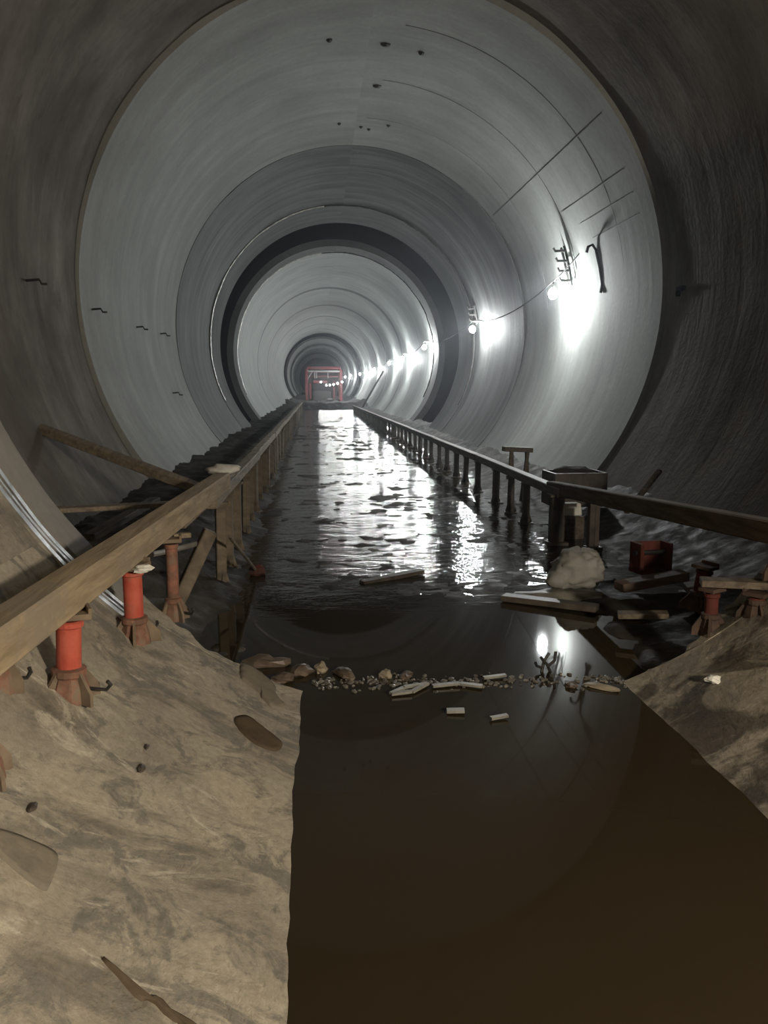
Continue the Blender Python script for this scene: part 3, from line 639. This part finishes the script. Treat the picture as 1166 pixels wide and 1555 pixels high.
# white sack on a pale muck heap
def sack():
    mb = MB(); n, m_ = 44, 26
    for i in range(m_ + 1):
        a = math.pi * i / m_
        for j in range(n):
            b = 2 * math.pi * j / n
            f = lambda q, e: math.copysign(abs(q) ** e, q)
            p = Vector((f(math.sin(a), .55) * f(math.cos(b), .7), f(math.sin(a), .55) * f(math.sin(b), .7), f(math.cos(a), .8)))
            k = 1 + 0.16 * noise.noise(p * 1.7 + Vector((3, 1, 2))) + 0.10 * noise.noise(Vector((p.x * 1.5 + p.z, p.y * 2, p.z * 7))) - 0.12 * (1 - min(1, 6 * abs(noise.noise(Vector((p.x * 1.2 + 2, p.y * 1.2, p.z * 3.2 + p.x)))))) - 0.10 * abs(noise.noise(p * 3.5 + Vector((1, 5, 2)))) 
            mb.v.append((p.x * 0.19 * k * (1 - 0.22 * p.z) + 0.02 * p.z, p.y * 0.15 * k, p.z * 0.145 * k))
    mb.f = [(i * n + j, i * n + (j + 1) % n, (i + 1) * n + (j + 1) % n, (i + 1) * n + j) for i in range(m_) for j in range(n)]
    return mb
t = thing('white_sack', 'dirty white sack slumped on the mud beside the rail posts', 'sack', (1.10, 5.62, 0.155), 0.2)
sack().build('sack_body', sack_mat, t, True); MB().lump((-0.17, -0.03, -0.06), (0.20, 0.16, 0.12), 9, 0.4, 12, 8).build('folded_corner', sack_mat, t, True)
o = MB().lump((0.92, 5.42, 0.0), (0.62, 0.34, 0.12), 11, 0.5, 18, 9, 0.1).build('muck_heap', simple('pale_wet_muck', (0.10, 0.095, 0.08), (0.20, 0.19, 0.165), 0.45, 0, 9, 0.7), None, True)
tag(o, 'low pale muck heap under the white sack', 'muck heap')
board('wet_plank', (0.50, 5.36, 0.025), (1.03, 4.99, 0.035), 0.10, 0.04, post_dark, 'black wet plank lying at the pool edge below the white sack', 'plank')
board('sunken_board', (-0.44, 5.93, 0.004), (0.05, 6.2, 0.022), 0.07, 0.03, post_dark, 'thin dark board stranded in the rippled shallow water')
board('bank_plank', (1.00, 4.56, 0.115), (1.27, 4.47, 0.135), 0.09, 0.03, wood_shade, 'short tan plank on the dark mud bank', 'plank')
board('bank_plank', (1.25, 5.2, 0.12), (1.75, 5.3, 0.17), 0.12, 0.06, tan_plank, 'pinkish plank below the red steel shoe', 'plank')
board('bank_plank', (1.62, 5.0, 0.15), (2.05, 4.9, 0.22), 0.14, 0.05, tan_plank, 'pinkish plank right of the half-buried red jack', 'plank')
# rubble along the end of the slab
RU = [((-1.045, 4.17), (0.26, 0.10, 0.09), stone_mat, 'long wet brown stone at the slab tip'), ((-0.86, 4.03), (0.13, 0.10, 0.08), stone_mat, 'round brown stone at the water line, second from the slab'), ((-0.76, 4.06), (0.09, 0.07, 0.06), pale_stone, 'small pale chunk beside the round brown stone'), ((-0.64, 3.98), (0.17, 0.08, 0.05), stone_mat, 'flat brown stone in the middle of the rubble line'), ((-0.435, 3.945), (0.075, 0.06, 0.055), pale_stone, 'pale yellow chunk alone at the water line'), ((-0.95, 3.93), (0.11, 0.08, 0.06), stone_mat, 'brown stone against the broken slab corner'), ((-0.33, 3.93), (0.10, 0.06, 0.035), stone_mat, 'flat dark stone right of the pale yellow chunk'), ((0.46, 3.74), (0.08, 0.06, 0.03), stone_mat, 'flat stone below the lamp mirror image'), ((0.60, 3.70), (0.18, 0.06, 0.025), pale_stone, 'flat pale stone at the right of the rubble line'), ((1.02, 3.42), (0.07, 0.05, 0.04), foam_mat, 'small white chunk on the pale cement of the far slab side')]
for k, ((x, y), d, m_, lab) in enumerate(RU):
    z = 0.01 if k < 9 else on_trough(x, y).z + 0.02
    tag(MB().lump((0, 0, 0), d, 20 + k, 0.5, 9, 6, k * 0.7).build('rubble_stone', m_), lab, 'stone', 'rubble along the slab end').location = (x, y, z)
def scrap(label, pts, w, mat=scrap_mat):
    mb = MB()
    for a, b in zip(pts, pts[1:]): mb.bar((*a, 0.012), (*b, 0.015), w, 0.012)
    tag(mb.build('wet_scrap', mat), label, 'scrap', 'wet scraps afloat by the slab end')
scrap('folded pale strip floating by the slab end', [(-0.43, 3.68), (-0.33, 3.70), (-0.24, 3.80), (-0.36, 3.76), (-0.43, 3.68)], 0.025)
scrap('straight pale strip pointing right from the folded strip', [(-0.22, 3.77), (-0.08, 3.79), (0.02, 3.74)], 0.03)
scrap('small pale flake in the dark water below the strips', [(-0.20, 3.46), (-0.12, 3.45)], 0.04)
scrap('thin pale flake furthest out on the dark water', [(-0.02, 3.36), (0.06, 3.38)], 0.025)
scrap('pale sliver left of the lamp mirror image', [(0.05, 3.86), (0.17, 3.88)], 0.025)
lit = MB()
for k in range(240):
    x = random.uniform(-0.8, 0.75); y = 3.84 + random.gauss(0, 0.05) - 0.06 * x
    s_ = random.uniform(0.008, 0.028); lit.lump((x, y, 0.002), (s_ * 1.6, s_, s_ * 0.8), k, 0.4, 5, 3, k)
tag(lit.build('debris', simple('dark_crumbs', (0.05, 0.045, 0.04), (0.17, 0.16, 0.14), 0.35, 0, 30)), 'fine floating crumbs along the water line at the slab end', kind='stuff')
t = thing('twig_tangle', 'black wire tangle poking out of the water at the lamp mirror image', 'wire tangle', (0.40, 3.95, 0.0))
for a, b, c in (((-.03, 0, -.02), (-.01, .02, .05), (.02, .03, .09)), ((.03, .01, -.02), (.0, .0, .04), (-.035, .0, .08)), ((.0, -.01, .03), (.04, .0, .06), (.05, .02, .10)), ((-.02, .0, .02), (-.05, .01, .03), (-.06, .0, .05))): MB().tube([a, b, c], 0.008, 6).build('wire', black_mat, t)
for k, (x, y, s_) in enumerate(((-1.35, 2.53, 0.035), (-1.36, 2.68, 0.025), (-1.53, 2.07, 0.03))):
    p = on_trough(x, y, 0.005); o = MB().lump((0, 0, 0), (s_ * 0.8, s_ * 1.5, s_ * 0.5), 40 + k, 0.4, 8, 5).build('mud_clod', post_dark); o.location = p
    tag(o, ('dark clod below the brightest red jack', 'smaller dark clod nearest the brightest red jack', 'dark clod above the grey damp patch')[k], 'clod')

# thin damp haze hanging in the tunnel
hz = bpy.data.materials.new('damp_haze'); hz.use_nodes = True; nt_ = hz.node_tree; nt_.nodes.remove(nt_.nodes['Principled BSDF'])
vs_ = nt_.nodes.new('ShaderNodeVolumeScatter'); vs_.inputs['Color'].default_value = (0.86, 0.92, 1.0, 1); vs_.inputs['Density'].default_value = 0.003; vs_.inputs['Anisotropy'].default_value = 0.75
nt_.links.new(vs_.outputs[0], nt_.nodes['Material Output'].inputs['Volume'])
mb = MB().tube([(0, 4.5, AZ), (0, 120, AZ)], 3.55, 24)
tag(mb.build('haze', hz), 'thin damp haze hanging in the tunnel air', kind='stuff')
